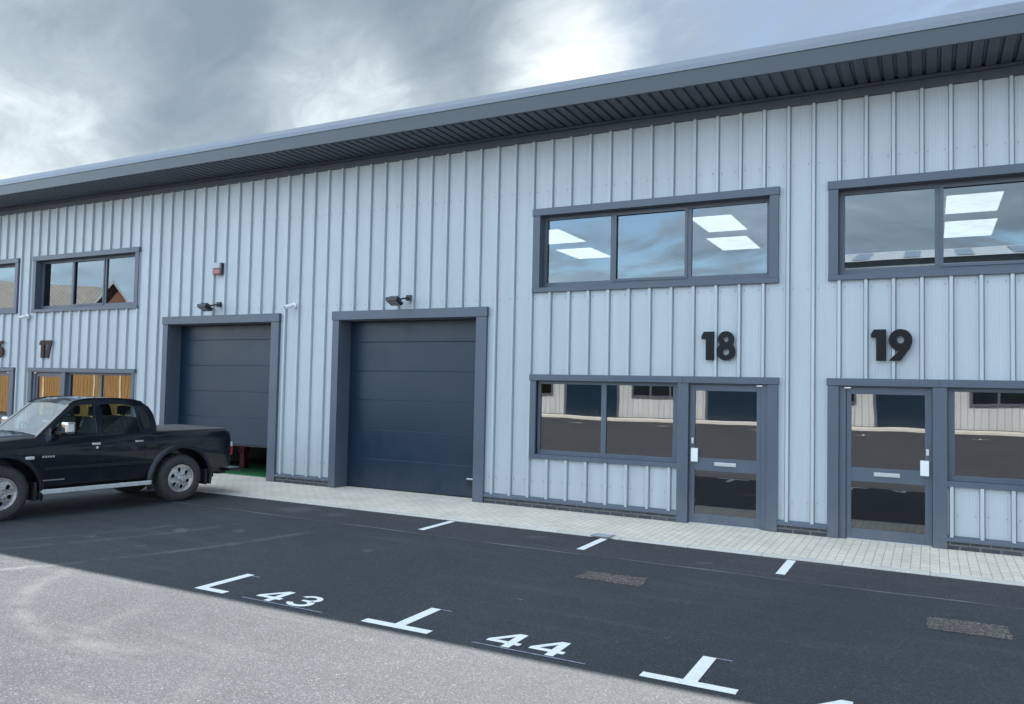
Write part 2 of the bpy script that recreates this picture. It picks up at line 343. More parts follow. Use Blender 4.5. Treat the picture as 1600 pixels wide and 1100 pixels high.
# ------------------------------------------------------------------ painted markings
def flat(name, polys, z, m, parent=None):
    g = MB()
    for p in polys: g.quad(*[(x, y, z) for x, y in p])
    return g.build(name, m, parent)
def rect(x0, y0, x1, y1): return [(x0, y0), (x1, y0), (x1, y1), (x0, y1)]
TG = 'white bay corner markings on the asphalt'
def corner(x, left, label):
    e = empty('bay_marking', (x, -6.29, .004), label, 'road marking', TG)
    x0 = -.335 if left else -.05
    # stem and base bar drawn as one painted outline
    if left: P = [(-.335, -6.345), (.325, -6.345), (.325, -6.25), (.05, -6.25), (.05, -5.70), (-.05, -5.70), (-.05, -6.25), (-.335, -6.25)]
    else: P = [(-.05, -6.335), (.33, -6.335), (.33, -6.25), (.05, -6.25), (.05, -5.66), (-.05, -5.66)]
    g = MB(); 
    if left: g.quad(*[(x + a, b, .004) for a, b in P[:2] + [(.325, -6.25), (-.335, -6.25)]]).quad(*[(x + a, b, .004) for a, b in ((-.05, -6.25), (.05, -6.25), (.05, -5.7), (-.05, -5.7))])
    else: g.quad(*[(x + a, b, .004) for a, b in ((-.05, -6.335), (.33, -6.335), (.33, -6.25), (-.05, -6.25))]).quad(*[(x + a, b, .004) for a, b in ((-.05, -6.25), (.05, -6.25), (.05, -5.66), (-.05, -5.66))])
    g.build('painted_line', PAINT, e)
    flat('setting_out_line', [rect(x + .05, -5.715, x + .17, -5.70)], .005, CHALK, e)
corner(-6.17, False, 'white L-shaped bay corner marking left of the painted number 43')
corner(-3.88, True, 'white T-shaped bay marking between the painted numbers 43 and 44')
corner(-1.455, True, 'white T-shaped bay marking to the right of the painted number 44')
FG = 'short white bay dashes beside the pavement'
for x, l in ((-6.15, 'short white dash on asphalt beside the pavement below the closed dark garage door'), (-3.80, 'short white dash beside the pavement in front of the window left of door 18'),
             (-1.445, 'short white dash on asphalt beside the pavement between doors 18 and 19'), (.955, 'short white dash on asphalt cut off by the right edge of the photo')):
    tag(flat('bay_dash', [rect(x - .05, -2.62, x + .05, -1.80)], .004, PAINT), l, 'road marking', FG)
for x in (-8.5,): pass
def four(): return [[(.02, .09), (.02, .15), (.20, .40), (.275, .40), (.275, .155), (.325, .155), (.325, .09), (.275, .09), (.275, 0), (.20, 0), (.20, .09)], [(.095, .155), (.20, .155), (.20, .305)]]
def arcp(cx, cy, rx, ry, a0, a1, n=14): return [(cx + rx * math.cos(math.radians(a0 + (a1 - a0) * i / n)), cy + ry * math.sin(math.radians(a0 + (a1 - a0) * i / n))) for i in range(n + 1)]
def three():
    o = arcp(.155, .285, .13, .115, 165, -62) + arcp(.155, .125, .145, .125, 62, -168)
    i = arcp(.155, .125, .075, .06, -168, 75) + [(.11, .19), (.11, .235)] + arcp(.155, .29, .065, .055, -70, 165)
    return [o + i]
def number_mark(x, digits, label, y=-6.30, h=.86):
    e = empty('bay_number', (x, y, .004), label, 'road marking', 'painted bay numbers')
    for k, (d, ox) in enumerate(digits):
        shaped('digit', d, 0, lambda u, v, w, ox=ox: (x + ox + u * .95, y + v * h, .004), PAINT, e)
    flat('setting_out_line', [[(x - .05, y - .035), (x + .9, y - .035), (x + .9, y - .02), (x - .05, y - .02)]], .0055, CHALK, e)
number_mark(-5.55, ((four(), 0), (three(), .385)), 'white painted bay number left of the middle T-shaped marking, reading 43')
number_mark(-3.10, ((four(), 0), (four(), .37)), 'white painted bay number between two T-shaped markings, reading 44')
number_mark(-.70, ((four(), 0),), 'white painted digit of the next bay cut off by the lower edge of the photo', y=-6.42)

# ------------------------------------------------------------------ the terrace of units
B = empty('industrial_unit_terrace', (-9, 0, 0), 'long silver metal-clad row of industrial units with dark grey trim and wide eaves', 'building')
PITCH, ANCH = .3373, -5.15
X0, X1, ZT = -33.0, 9.0, 6.10
OPEN = []   # (x0,x1,z0,z1) cut out of the cladding
CP = .17    # underside of cladding
def windows_specs():
    for s in (0, -18.19):
        OPEN.append((-5.72 + s, -1.98 + s, 3.60, 4.83)); OPEN.append((-5.72 + s, -3.29 + s, .88, 2.12)); OPEN.append((-3.291 + s, -1.98 + s, -1, 2.12))
    for s in (0, -18.24):
        OPEN.append((-1.17 + s, 2.60 + s, 3.60, 4.83)); OPEN.append((.11 + s, 2.58 + s, .88, 2.12)); OPEN.append((-1.17 + s, .111 + s, -1, 2.12))
    OPEN.append((-9.9, -6.74, -1, 3.25)); OPEN.append((-14.6, -11.44, -1, 3.25))
windows_specs()
pts = []
k0 = int((X0 - ANCH) / PITCH) - 1
for k in range(k0, int((X1 - ANCH) / PITCH) + 1):
    xc = ANCH + k * PITCH
    h = -.045
    pts += [(xc - .032, 0), (xc - .0315, .016), (xc - .0265, .016), (xc - .026, 0), (xc - .019, h), (xc + .019, h), (xc + .026, 0), (xc + .0265, .018), (xc + .0345, .018), (xc + .035, 0)]
    for j in range(1, 7):
        c = xc + .035 + (PITCH - .067) * j / 7
        pts += [(c - .006, 0), (c - .003, -.0016), (c + .003, -.0016), (c + .006, 0)]
pts.sort()
def yat(x):
    for (a, ya), (b, yb) in zip(pts, pts[1:]):
        if a <= x <= b: return ya + (yb - ya) * (x - a) / (b - a) if b > a else ya
    return 0
for o in OPEN:
    for x in o[:2]: pts.append((x, yat(x)))
    pts.sort()
g = MB(); sc_ = MB()
for (a, ya), (b, yb) in zip(pts, pts[1:]):
    if b - a < 1e-5: continue
    m_ = (a + b) / 2; iv = [(CP, ZT)]
    for o in OPEN:
        if o[0] < m_ < o[1]:
            nv = []
            for z0, z1 in iv:
                if o[2] > z0: nv.append((z0, min(z1, o[2])))
                if o[3] < z1: nv.append((max(z0, o[3]), z1))
            iv = [q for q in nv if q[1] - q[0] > .001]
    for z0, z1 in iv: g.quad((a, ya, z0), (b, yb, z0), (b, yb, z1), (a, ya, z1))
# screw heads along the sheeting rails
def inopen(x, z): return any(o[0] - .15 < x < o[1] + .15 and o[2] - .15 < z < o[3] + .15 for o in OPEN)
for zr in (.45, 3.44, 5.2):
    for k in range(k0 + 1, int((X1 - ANCH) / PITCH)):
        for dx in (.07, -.07):
            x = ANCH + k * PITCH + dx; z = zr + random.uniform(-.006, .006)
            if not inopen(x, z): sc_.box(x - .008, x + .008, -.007, .0, z - .008, z + .008)
wall = g.build('wall_cladding', CLAD, B); sc_.build('fixing_screws', mat('screw_cap', (.25, .28, .31), .4), B)['kind'] = 'stuff'
# plinth and base flashing between the full-height openings
segs = []; cur = X0
for a, b in ((-21.54, -20.06), (-19.48, -18.08), (-14.7, -11.34), (-9.99, -6.64), (-3.31, -1.90), (-1.245, .115)):
    segs.append((cur, a)); cur = b
segs.append((cur, X1))
g = MB(); h_ = MB()
for a, b in segs:
    MB().box(a + .002, b - .002, -.03, .25, -.05, .125).build('brick_plinth', PLIN, B); h_ = MB(); h_.quad((a + .001, -.06, .12), (b - .001, -.06, .12), (b - .001, -.06, .15), (a + .001, -.06, .15)); h_.quad((a + .001, -.06, .15), (b - .001, -.06, .15), (b - .001, -.012, .19), (a + .001, -.012, .19))
    h_.quad((a + .001, -.06, .12), (b - .001, -.06, .12), (b - .001, -.02, .12), (a + .001, -.02, .12)); h_.build('base_flashing', TRIM, B)
# eaves
YF = -1.0
def prof(name, pl, m, smooth=False):
    g = MB()
    for (ya, za), (yb, zb) in zip(pl, pl[1:]): g.quad((X0, ya, za), (X1, ya, za), (X1, yb, zb), (X0, yb, zb))
    g.quad(*[(X0, y, z) for y, z in pl][::-1]) if len(pl) > 2 else None
    g.quad(*[(X1, y, z) for y, z in pl]) if len(pl) > 2 else None
    return g.build(name, m, B, smooth=smooth)
prof('fascia', [(YF + .03, 6.20), (YF, 6.205), (YF, 6.425), (YF + .03, 6.43)], FASC)
prof('gutter', [(YF + .031, 6.425), (YF - .012, 6.43), (YF + .005, 6.51), (YF + .055, 6.60)], GUTT, True)
g = MB(); x = X0
while x < X1:
    sp_ = [(0, 6.215), (.115, 6.215), (.125, 6.245), (.155, 6.245), (.165, 6.215)]
    for (a, za), (b, zb) in zip(sp_, sp_[1:]): g.quad((x + a, YF + .03, za), (x + b, YF + .03, zb), (x + b, -.02, zb - .01), (x + a, -.02, za - .01))
    x += .1665
g.quad((X0, YF + .03, 6.2), (X1, YF + .03, 6.2), (X1, YF + .03, 6.25), (X0, YF + .03, 6.25))
g.build('soffit', SOFF, B)
g = MB(); g.box(X0, X1, -.055, .0, 6.05, 6.16); g.box(X0, X1, -.10, -.0, 6.163, 6.20); g.build('eaves_closure_trim', SOFF, B)
g = MB(); g.quad((X0, YF + .057, 6.601), (X1, YF + .057, 6.601), (X1, 4.5, 6.95), (X0, 4.5, 6.95)); g.quad((X0, 4.5, 6.95), (X1, 4.5, 6.95), (X1, 9.3, 6.5), (X0, 9.3, 6.5))
g.box(X0, X1, 0.02, 9.2, 6.2, 6.35); g.build('roof', GUTT, B)
g = MB(); g.box(X0, X1, 9.2, 9.3, -.05, 6.45); g.box(X0 - .05, X0, .0, 9.3, -.05, 6.45); g.box(X1, X1 + .05, .0, 9.3, -.05, 6.45); g.build('rear_wall', CLAD, B)
# interior shell
g = MB()
for x in (-24.5, -19.83, -15.1, -10.68, -7.6, -1.57, 3.1): g.box(x - .08, x + .08, .32, 7.3, 0.02, 6.1)
g.box(X0, X1, 7.3, 7.4, .02, 6.1); g.build('interior_partition', INTW, B)
MB().box(X0, X1, .56, 7.29, -.05, .014).build('interior_floor', INTF, B)
for a, b in ((X0, -15.2), (-7.5, X1)):
    MB().box(a, b, .43, 7.29, 2.62, 3.2).build('first_floor_slab', INTW, B); MB().box(a, b, .43, 7.29, 4.9, 5.0).build('suspended_ceiling', CEIL, B)
MB().box(-15.0, -10.78, .36, 2.1, .0145, .022).build('workshop_floor', GREEN, B)

def trimframe(g, x0, x1, z0, z1, l, r, t_, b_, y=-.052, ydep=.12):
    """flashing round an opening, mitred look: header over jambs, with returns into the reveal"""
    g.box(x0 - .012, x1 + .012, y - .012, -.002, z1 - t_, z1)            # header stands proud
    g.box(x0, x0 + l, y, -.001, z0 + b_, z1 - t_ - .001); g.box(x1 - r, x1, y, -.001, z0 + b_, z1 - t_ - .001)
    if b_: g.box(x0 - .004, x1 + .004, y - .006, -.0015, z0, z0 + b_ - .001)
    # reveal
    zb = z0 + b_; zt = z1 - t_
    g.box(x0 + l - .012, x0 + l, -.0005, ydep, zb, zt); g.box(x1 - r, x1 - r + .012, -.0005, ydep, zb, zt)
    g.box(x0 + l, x1 - r, -.0005, ydep, zt + .0, zt + .012)
    if b_: g.box(x0 + l, x1 - r, -.0005, ydep, zb - .014, zb - .002)
def upper_window(s, x0=-5.80, x1=-1.905, panes=((-5.615, -4.50), (-4.41, -3.285), (-3.195, -2.09))):
    g = MB(); x0 += s; x1 += s
    trimframe(g, x0, x1, 3.53, 4.91, .125, .125, .115, .075, ydep=.15)
    w = g.build('window', TRIM, B, bevel=.004)
    f = MB(); ed = [x0 + .125] + [q + s for p in panes for q in p] + [x1 - .125]
    zb, zt, gb, gt = 3.605, 4.795, 3.70, 4.735
    f.box(ed[0], ed[-1], .11, .17, zb, gb - .001); f.box(ed[0], ed[-1], .11, .17, gt + .001, zt)
    for i in range(0, len(ed), 2): f.box(ed[i], ed[i + 1], .11, .17, gb - .0005, gt + .0005)
    # opening casement beads
    a, b = panes[1][0] + s, panes[1][1] + s
    f.box(a - .03, a + .012, .095, .1095, gb - .03, gt + .03); f.box(b - .012, b + .03, .095, .1095, gb - .03, gt + .03); f.box(a + .0125, b - .0125, .095, .1095, gb - .03, gb + .012); f.box(a + .0125, b - .0125, .095, .1095, gt - .012, gt + .03)
    f.build('frame', TRIM, w, bevel=.003)
    for a, b in panes: MB().box(a + s - .005, b + s + .005, .138, .144, gb - .005, gt + .005).build('pane', PANE, w)
    MB().box(ed[0] + .002, ed[-1] - .002, .171, .42, zb - .04, zb - .001).build('sill', INTW, w)
upper_window(0); upper_window(-18.19)
P19 = ((-1.045, .06), (.15, 1.255), (1.345, 2.44))
upper_window(0, -1.24, 2.655, P19); upper_window(-18.24, -1.24, 2.655, P19)

def lower_set(s, mirror, number):
    """window plus entrance door under one header. Given for unit 19 (door left); mirrored for unit 18"""
    c = 3.145 if mirror else 0  # mirror: x -> -(x) - c
    def X(x): return (-x - c if mirror else x) + s
    # measured on 19: outer -1.245..2.66
    g = MB()
    def bx(g, a, b, y0, y1, z0, z1): g.box(X(a), X(b), y0, y1, z0, z1)
    # window part
    bx(g, .115, 2.655, -.052, -.001, .815, .885); bx(g, 2.555, 2.655, -.05, -.0012, .886, 2.083); bx(g, .115, 2.672, -.064, -.002, 2.085, 2.185)
    bx(g, .20, 2.553, -.0005, .12, .872, .884)
    w = g.build('window', TRIM, B, bevel=.004)
    f = MB(); gb, gt = .955, 2.03
    bx(f, .20, 2.555, .03, .09, .886, gb); bx(f, .20, 2.555, .03, .09, gt, 2.084)
    for a, b in ((.20, .285), (1.355, 1.44), (2.50, 2.555)): bx(f, a, b, .03, .09, gb + .0005, gt - .0005)
    f.build('frame', TRIM, w, bevel=.003)
    for a, b in ((.28, 1.36), (1.435, 2.505)): g2 = MB(); bx(g2, a, b, .056, .062, gb - .005, gt + .005); g2.build('pane', PANED, w)
    # door part
    g = MB()
    bx(g, -1.257, .114, -.064, -.002, 2.085, 2.185); bx(g, -1.245, -1.10, -.052, -.001, .02, 2.084); bx(g, .03, .198, -.05, .12, .02, 2.084)
    bx(g, -1.10, -1.012, -.012, .10, .02, 2.084); bx(g, -1.011, .029, -.012, .10, 2.0665, 2.084)
    d = g.build('entrance_door', TRIM, B, bevel=.004)
    l = MB(); bx(l, -1.009, -.947, .012, .066, .03, 2.064); bx(l, -.056, .027, .012, .066, .03, 2.064)
    bx(l, -.9465, -.0565, .012, .066, .03, .165); bx(l, -.9465, -.0565, .012, .066, .80, .985); bx(l, -.9465, -.0565, .012, .066, 1.975, 2.064)
    l.build('door_leaf', TRIM, d, bevel=.003)
    for z0, z1 in ((.16, .805), (.98, 1.98)): g2 = MB(); bx(g2, -.95, -.052, .036, .042, z0, z1); g2.build('pane', PANED, d)
    g2 = MB(); bx(g2, -.665, -.35, -.004, .0115, .878, .932); g2.build('letter_plate', STEEL, d, bevel=.004)
    g2 = MB(); bx(g2, -.65, -.365, -.009, -.0045, .886, .899); g2.build('letter_flap', STEEL, d)
    g2 = MB(); bx(g2, -.112, -.008, -.028, .0115, .925, 1.125); g2.build('handle', WHITE, d, bevel=.008)
    g2 = MB(); bx(g2, -.045, -.008, -.012, .0115, 1.19, 1.275); g2.build('lock', STEEL, d, bevel=.006)
    g2 = MB(); bx(g2, -1.0, .02, .0, .13, .017, .03); g2.build('threshold', STEEL, d)
    g2 = MB(); q = X(-.99) ; g2.box(q - .04, q + .04, -.03, -.0125, 2.05, 2.066); g2.build('closer_pin', STEEL, d)
lower_set(0, False, 19); lower_set(0, True, 18); lower_set(-18.24, False, 17); lower_set(-18.19, True, 16)

def garage(x0, x1, lift, parent_label):
    g = MB(); zt = 3.32
    g.box(x0 - .012, x1 + .012, -.075, -.002, 3.155, zt)
    g.box(x0, x0 + .155, -.06, -.001, .018, 3.154); g.box(x1 - .205, x1, -.06, -.001, .018, 3.154)
    g.box(x0 + .14, x0 + .155, -.0005, .31, .018, 3.154); g.box(x1 - .205, x1 - .19, -.0005, .31, .018, 3.154); g.box(x0 + .156, x1 - .206, -.0005, .31, 3.14, 3.154)
    g.box(x0 + .12, x0 + .18, .34, .42, .018, 3.14); g.box(x1 - .23, x1 - .17, .34, .42, .018, 3.14)
    d = g.build('garage_door', TRIM, B, bevel=.004)
    if parent_label: d['label'] = parent_label
    h = MB(); z = .03 + lift; n = 0; a, b = x0 + .157, x1 - .207
    zz = [z]; 
    while z < 3.11:
        z += .545; zz.append(min(z, 3.138))
    for q0, q1 in zip(zz, zz[1:]):
        # each panel with a shallow rounded lip at the joints
        yp = .30
        for (ya, za), (yb, zb) in zip([(yp + .005, q0), (yp, q0 + .008), (yp, q1 - .008), (yp + .005, q1)], [(yp, q0 + .008), (yp, q1 - .008), (yp + .005, q1), (yp + .005, q1)]):
            if abs(za - zb) > 1e-6 or abs(ya - yb) > 1e-6: h.quad((a, ya, za), (b, ya, za), (b, yb, zb), (a, yb, zb))
        zm = q0 + .27
    h.box(a, b, .306, .335, zz[0], zz[-1])
    h.build('door_curtain', GDOOR, d)
    s = MB(); s.box(a, b, .30, .335, zz[0] - .028, zz[0] - .001); s.build('bottom_seal', BLACK, d)
    return d, zz[0]
d1, _ = garage(-9.99, -6.645, 0, None)
h = MB(); h.box(-7.16, -6.99, .255, .2995, .335, .36); h.build('handle', STEEL, d1, bevel=.006)
MB().box(-7.16, -6.99, .27, .2995, .235, .33).build('handle_plate', BLACK, d1)
garage(-14.70, -11.345, .62, None)

# ------------------------------------------------------------------ items in the units
LG = 'lit ceiling panels behind the upstairs windows'
def panel(x0, x1, y0, y1, label):
    e = empty('ceiling_light', ((x0 + x1) / 2, (y0 + y1) / 2, 4.87), label, 'ceiling light', LG)
    MB().box(x0, x1, y0, y1, 4.878, 4.899).build('frame', WHITE, e); MB().box(x0 + .02, x1 - .02, y0 + .02, y1 - .02, 4.872, 4.8775).build('diffuser', LIGHT, e)
panel(-3.60, -2.88, 1.38, 2.75, 'lit ceiling panel in right pane above door 18, the upper one of its pair'); panel(-3.80, -3.02, 3.32, 4.76, 'lit ceiling panel in right pane above door 18, the lower one of its pair')
panel(-6.02, -5.86, 1.4, 1.5, 'lit ceiling panel') if False else None
panel(-6.05, -5.95, 1.45, 2.8, 'x') if False else None
panel(.20, .95, 1.30, 2.65, 'lit ceiling panel behind the window above door 19, the upper one of its pair'); panel(.21, 1.0, 3.28, 4.85, 'lit ceiling panel behind the window above door 19, the lower one of its pair')
for p_ in ((-6.88, -6.02, 1.45, 2.81, 'upper lit ceiling panel of the pair in the leftmost pane above door 18'), (-7.02, -6.2, 3.45, 4.75, 'lower lit ceiling panel of the pair in the leftmost pane above door 18')): panel(*p_)
RX = -13.62
g = MB(); g.box(RX - .09, RX + .09, 1.25, 1.43, .36, .62); g.box(RX - .07, RX + .07, 1.27, 1.41, .025, .36)
tag(g.build('red_bin', RED, bevel=.02), 'small red bin standing inside the partly raised garage door behind the pickup', 'bin')

# ------------------------------------------------------------------ unit numbers
def one(): return [[(.035, .42), (.19, .42), (.19, 0), (.065, 0), (.065, .31), (0.0, .31), (.0, .36)]]
def seven(): return [[(0, .42), (.27, .42), (.27, .36), (.16, 0), (.02, 0), (.125, .31), (0, .31)]]
def circ(cx, cy, rx, ry, n=28): return [(cx + rx * math.cos(2 * PI * i / n), cy + ry * math.sin(2 * PI * i / n)) for i in range(n)]
def eight():
    lo = arcp(.135, .128, .138, .133, 42, -222, 28); up = arcp(.135, .305, .118, .12, 222 - 3, -42 + 3, 24)
    return [lo + up, circ(.135, .305, .038, .042), circ(.135, .122, .048, .05)]
def nine(): return [arcp(.145, .275, .145, .147, -15, 262, 30) + [(.0, 0)] + [(.145, 0)] + [(.262, .17)], circ(.145, .28, .045, .05)]
def six(): return [[(.29 - x, .42 - y) for x, y in c] for c in nine()]
def unit_number(x, digits, label):
    e = empty('unit_number', (x, -.04, 2.425), label, 'sign', 'black unit numbers on the cladding')
    for d, ox in digits:
        shaped('digit', d, .012, lambda u, v_, w, ox=ox: (x + ox + u * .98, -.054 + w, 2.425 + v_), NUMB, e)
unit_number(-2.985, ((one(), 0), (eight(), .225)), 'black raised number 18 on silver cladding above the glazed door')
unit_number(-.70, ((one(), 0), (nine(), .215)), 'black raised number 19 on silver cladding above the right-hand glazed door')
unit_number(-19.06, ((one(), 0), (seven(), .21)), 'black raised number 17 on cladding above the pickup cab')
unit_number(-21.06, ((one(), 0), (six(), .22)), 'black raised number 16 cut off at the left edge of the photo')

# ------------------------------------------------------------------ wall fittings
def floodlight(x, z, label):
    e = empty('floodlight', (x, -.04, z), label, 'floodlight', 'black floodlights above the garage doors')
    g = MB(); g.box(x + .06, x + .16, -.085, -.038, z + .0, z + .10); g.tube([(x + .11, -.08, z + .05), (x + .08, -.17, z + .03), (x + .0, -.22, z + .01)], .016, 8); g.build('bracket', DARK, e)
    g = MB(); c = Vector((x - .06, -.27, z - .03)); R_ = Matrix.Rotation(math.radians(-24), 3, 'X'); vs = []
    def pt(a, b, d): return c + R_ @ Vector((a, b, d))
    for zz_, sx, sy in ((-.035, .11, .09), (.0, .125, .105), (.03, .125, .105), (.055, .09, .07)): vs += [pt(-sx, -sy, zz_), pt(sx, -sy, zz_), pt(sx, sy, zz_), pt(-sx, sy, zz_)]
    fs = [(0, 1, 2, 3), (12, 13, 14, 15)] + [(4 * k + i, 4 * k + (i + 1) % 4, 4 * k + 4 + (i + 1) % 4, 4 * k + 4 + i) for k in range(3) for i in range(4)]
    g.add(vs, fs); 
    for k in range(5): q = -.08 + k * .04; g.add([pt(q, -.07, .055), pt(q + .008, -.07, .055), pt(q + .008, .07, .055), pt(q, .07, .055), pt(q, -.06, .08), pt(q + .008, -.06, .08), pt(q + .008, .06, .08), pt(q, .06, .08)], [(0, 1, 2, 3), (4, 5, 6, 7), (0, 1, 5, 4), (1, 2, 6, 5), (2, 3, 7, 6), (3, 0, 4, 7)])
    g.build('lamp_housing', DARK, e)
    g = MB(); g.add([pt(-.095, -.075, -.037), pt(.095, -.075, -.037), pt(.095, .075, -.037), pt(-.095, .075, -.037)], [(0, 1, 2, 3)]); g.build('lens', GREYP, e)
    g = MB(); g.tube([(x - .02, -.22, z - .09), (x - .02, -.22, z - .05)], .032, 12); g.build('motion_sensor', DARK, e)
floodlight(-8.36, 3.47, 'black floodlight on bracket above the closed dark garage door'); floodlight(-13.13, 3.49, 'black floodlight on bracket above the garage door behind the pickup')
e = empty('alarm_box', (-13.07, -.04, 4.14), 'white and red alarm bell box high on cladding above the left garage door', 'alarm box')
g = MB(); g.box(-13.19, -12.955, -.13, -.04, 4.28, 4.41); g.build('upper_cover', mat('weathered_white', (.42, .42, .44), .5), e, bevel=.025, seg=3)
g = MB(); g.box(-13.187, -12.958, -.127, -.04, 4.16, 4.277); g.build('lower_cover', mat('faded_red', (.30, .12, .12), .4), e, bevel=.025, seg=3)
MB().box(-12.954, -12.93, -.11, -.04, 4.17, 4.40).build('side_lens', DARK, e)
def cctv(x, z, label):
    e = empty('security_camera', (x, -.04, z), label, 'security camera', 'small white security cameras on the cladding')
    g = MB(); g.lathe([(0, 0), (.055, 0), (.055, .035), (.0, .035)], (x + .06, -.038, z + .02), (0, -1, 0), 16); g.tube([(x + .06, -.07, z + .02), (x + .03, -.12, z)], .018, 8); g.build('mount', WHITE, e, smooth=True)
    g = MB(); g.tube([(x + .07, -.11, z + .02), (x + .05, -.13, z + .01), (x - .04, -.19, z - .02)], [.03, .042, .042], 14); g.build('camera_body', WHITE, e, smooth=True)
    g = MB(); g.tube([(x - .0415, -.191, z - .0205), (x - .05, -.197, z - .0235)], .032, 14); g.build('lens', BLACK, e)
cctv(-11.02, 3.44, 'small white security camera on the strip between the two garage doors'); cctv(-19.66, 3.42, 'small white security camera below the upper window at the left edge')

# ------------------------------------------------------------------ pickup
PAINTB = mat('dark_blue_paint', (.002, .005, .012), .3, .0, .2, 5, spec=.3, coat=.85, dirt=((.05, .048, .045), .25, .35, .75))
FLARE = mat('flare_plastic', (.010, .013, .020), .33)
CHROME = mat('chrome', (.80, .81, .83), .12, 1.0)
TYRE = mat('tyre_rubber', (.055, .053, .052), .85, 0, .25, 20)
ALLOY = mat('alloy_wheel', (.66, .63, .62), .26, .75, .2, 14)
ALU = mat('step_aluminium', (.72, .73, .73), .4, .3, .1, 12)
SEATM = mat('seat_fabric', (.05, .052, .055), .9)
CGLASS = glass('car_glass', (.55, .66, .64), 1.5, 0)
WGLASS = glass('windscreen_glass', (.50, .58, .60), 2.0, 0)
REDL = mat('red_lens', (.38, .015, .02), .15, coat=1); CLEARL = mat('clear_lens', (.7, .7, .7), .12, coat=1); AMBER = mat('amber_lens', (.8, .55, .3), .2, coat=1)
TON = mat('tonneau_vinyl', (.10, .095, .092), .55)
hd = Vector((-.144, -.9896, 0)); left = Vector((.9896, -.144, 0)); HW = .83
o_ = Vector((-10.781, -2.714, 0)) - left * (HW + .015)
T = empty('pickup_truck', o_, 'dark blue double-cab pickup parked in front of the left garage door', 'pickup truck', None, math.atan2(hd.y, hd.x), True)
WB = 2.66; RW = .375
def arch(s):
    z = .43
    for c in (0, WB):
        d = abs(s - c)
        if d < .51: z = max(z, .37 + math.sqrt(max(0, .51 ** 2 - d * d)))
    if s < -.5: z = .50
    if s > WB + .47: z = .46
    return z
def topz(s):
    if s < 2.12: return 1.115 - .0 * s
    if s < 3.2: q = (s - 2.12) / 1.08; return 1.115 - .10 * q ** 1.6 - (.02 if s > 2.12 else 0) * 0
    q = (s - 3.2) / .32; return 1.015 - .16 * q ** 2
def halfw(z, s):
    w = .80 + .028 * math.sin(min(1, max(0, (z - .40) / .5)) * PI * .5) - .055 * max(0, (z - .93) / .2) ** 1.6
    if s > 3.05: w -= .16 * ((s - 3.05) / .47) ** 2
    if s < -.8: w -= .03 * ((-.8 - s) / .15) ** 2
    return w
ss = [-.93 + .0 * i for i in range(1)] + [-.93 + .031 * i for i in range(1, 144)]
ss = [s for s in ss if s <= 3.52]
secs = []
for s in ss:
    zb, zt = arch(s), topz(s); L = []
    zb = min(zb, zt - .06)
    for k in range(9): z = zb + (zt - zb) * k / 8; L.append((s, halfw(z, s), z))
    cr = .035 if s > 2.1 else 0.0
    if s > 2.15:
        w = halfw(zt, s)
        top = [(s, w * c, zt + (.028 + cr * (1 - c * c))) for c in (.93, .6, .2, -.2, -.6, -.93)]
    else:
        w = halfw(zt, s); top = [(s, w * c, zt + .012) for c in (.98, .6, .2, -.2, -.6, -.98)]
    R_ = [(a, -b, c) for a, b, c in L[::-1]]
    bot = [(s, -.55, zb), (s, -.55, min(zb, .40)), (s, .55, min(zb, .40)), (s, .55, zb)]
    secs.append(L + top + R_ + bot)
g = MB(); n = len(secs[0]); vs = [p for s in secs for p in s]; fs = [(i * n + j, i * n + (j + 1) % n, (i + 1) * n + (j + 1) % n, (i + 1) * n + j) for i in range(len(secs) - 1) for j in range(n)]
fs += [tuple(range(n)), tuple((len(secs) - 1) * n + j for j in range(n))]
g.add(vs, fs); body = g.build('body', PAINTB, T, smooth=True, angle=32)
# character lines and door gaps (fine dark seams, on both sides)
def sw(z, s): return halfw(z, s)
for sd_ in (1, -1):
    for s0, za, zb in ((2.14, .44, 1.10), (1.29, .44, 1.10), (.60, .66, 1.10), (.43, .85, 1.11)):
        g = MB(); L = []
        for k in range(9):
            z0 = za + (zb - za) * k / 8; sa = s0 + (.25 * max(0, .85 - z0) if s0 == .60 else 0); wd = .005 if s0 != .43 else .012
            L.append(((sa - wd, sd_ * (sw(z0, sa) + .0015), z0), (sa + wd, sd_ * (sw(z0, sa) + .0015), z0)))
        g.add([p for q in L for p in q], [(2 * k, 2 * k + 1, 2 * k + 3, 2 * k + 2) for k in range(8)]); g.build('panel_gap', BLACK, body)
for sd_ in (1, -1): MB().box(.50, 2.10, sd_ * .818, sd_ * .836, .655, .70).build('rubbing_strip', FLARE, T, bevel=.006)
# wheel arch flares
for c in (0, WB):
    for sd_ in (1, -1):
        vs = []; N = 22
        for i in range(N + 1):
            a = math.radians(-14 + 208 * i / N); ca, sa = math.cos(a), math.sin(a)
            for r, y in ((.50, .79), (.495, .868), (.508, .872), (.55, .862), (.572, .822)):
                rr = r * (1.0 if sa > 0 else 1.0); vs.append((c + rr * ca, sd_ * y, 0.37 + rr * sa))
        m5 = 5; fs = [(i * m5 + j, i * m5 + j + 1, (i + 1) * m5 + j + 1, (i + 1) * m5 + j) for i in range(N) for j in range(m5 - 1)]
        g = MB(); g.add(vs, fs); g.build('wheel_arch_flare', FLARE, T, smooth=True, angle=50)
        g = MB(); g.box(c - .46, c - .42, sd_ * .62, sd_ * .875, .20 + (.04 if c else .04), .50); g.build('mud_flap', BLACK, T, bevel=.008)
# underbody
g = MB(); g.box(-.85, 3.3, -.45, .45, .30, .42); g.tube([(0, -.6, .37), (0, .6, .37)], .05, 10); g.tube([(WB, -.6, .37), (WB, .6, .37)], .04, 10); g.tube([(0, 0, .24), (0, .0, .5)], .12, 12)
g.build('chassis', BLACK, T)
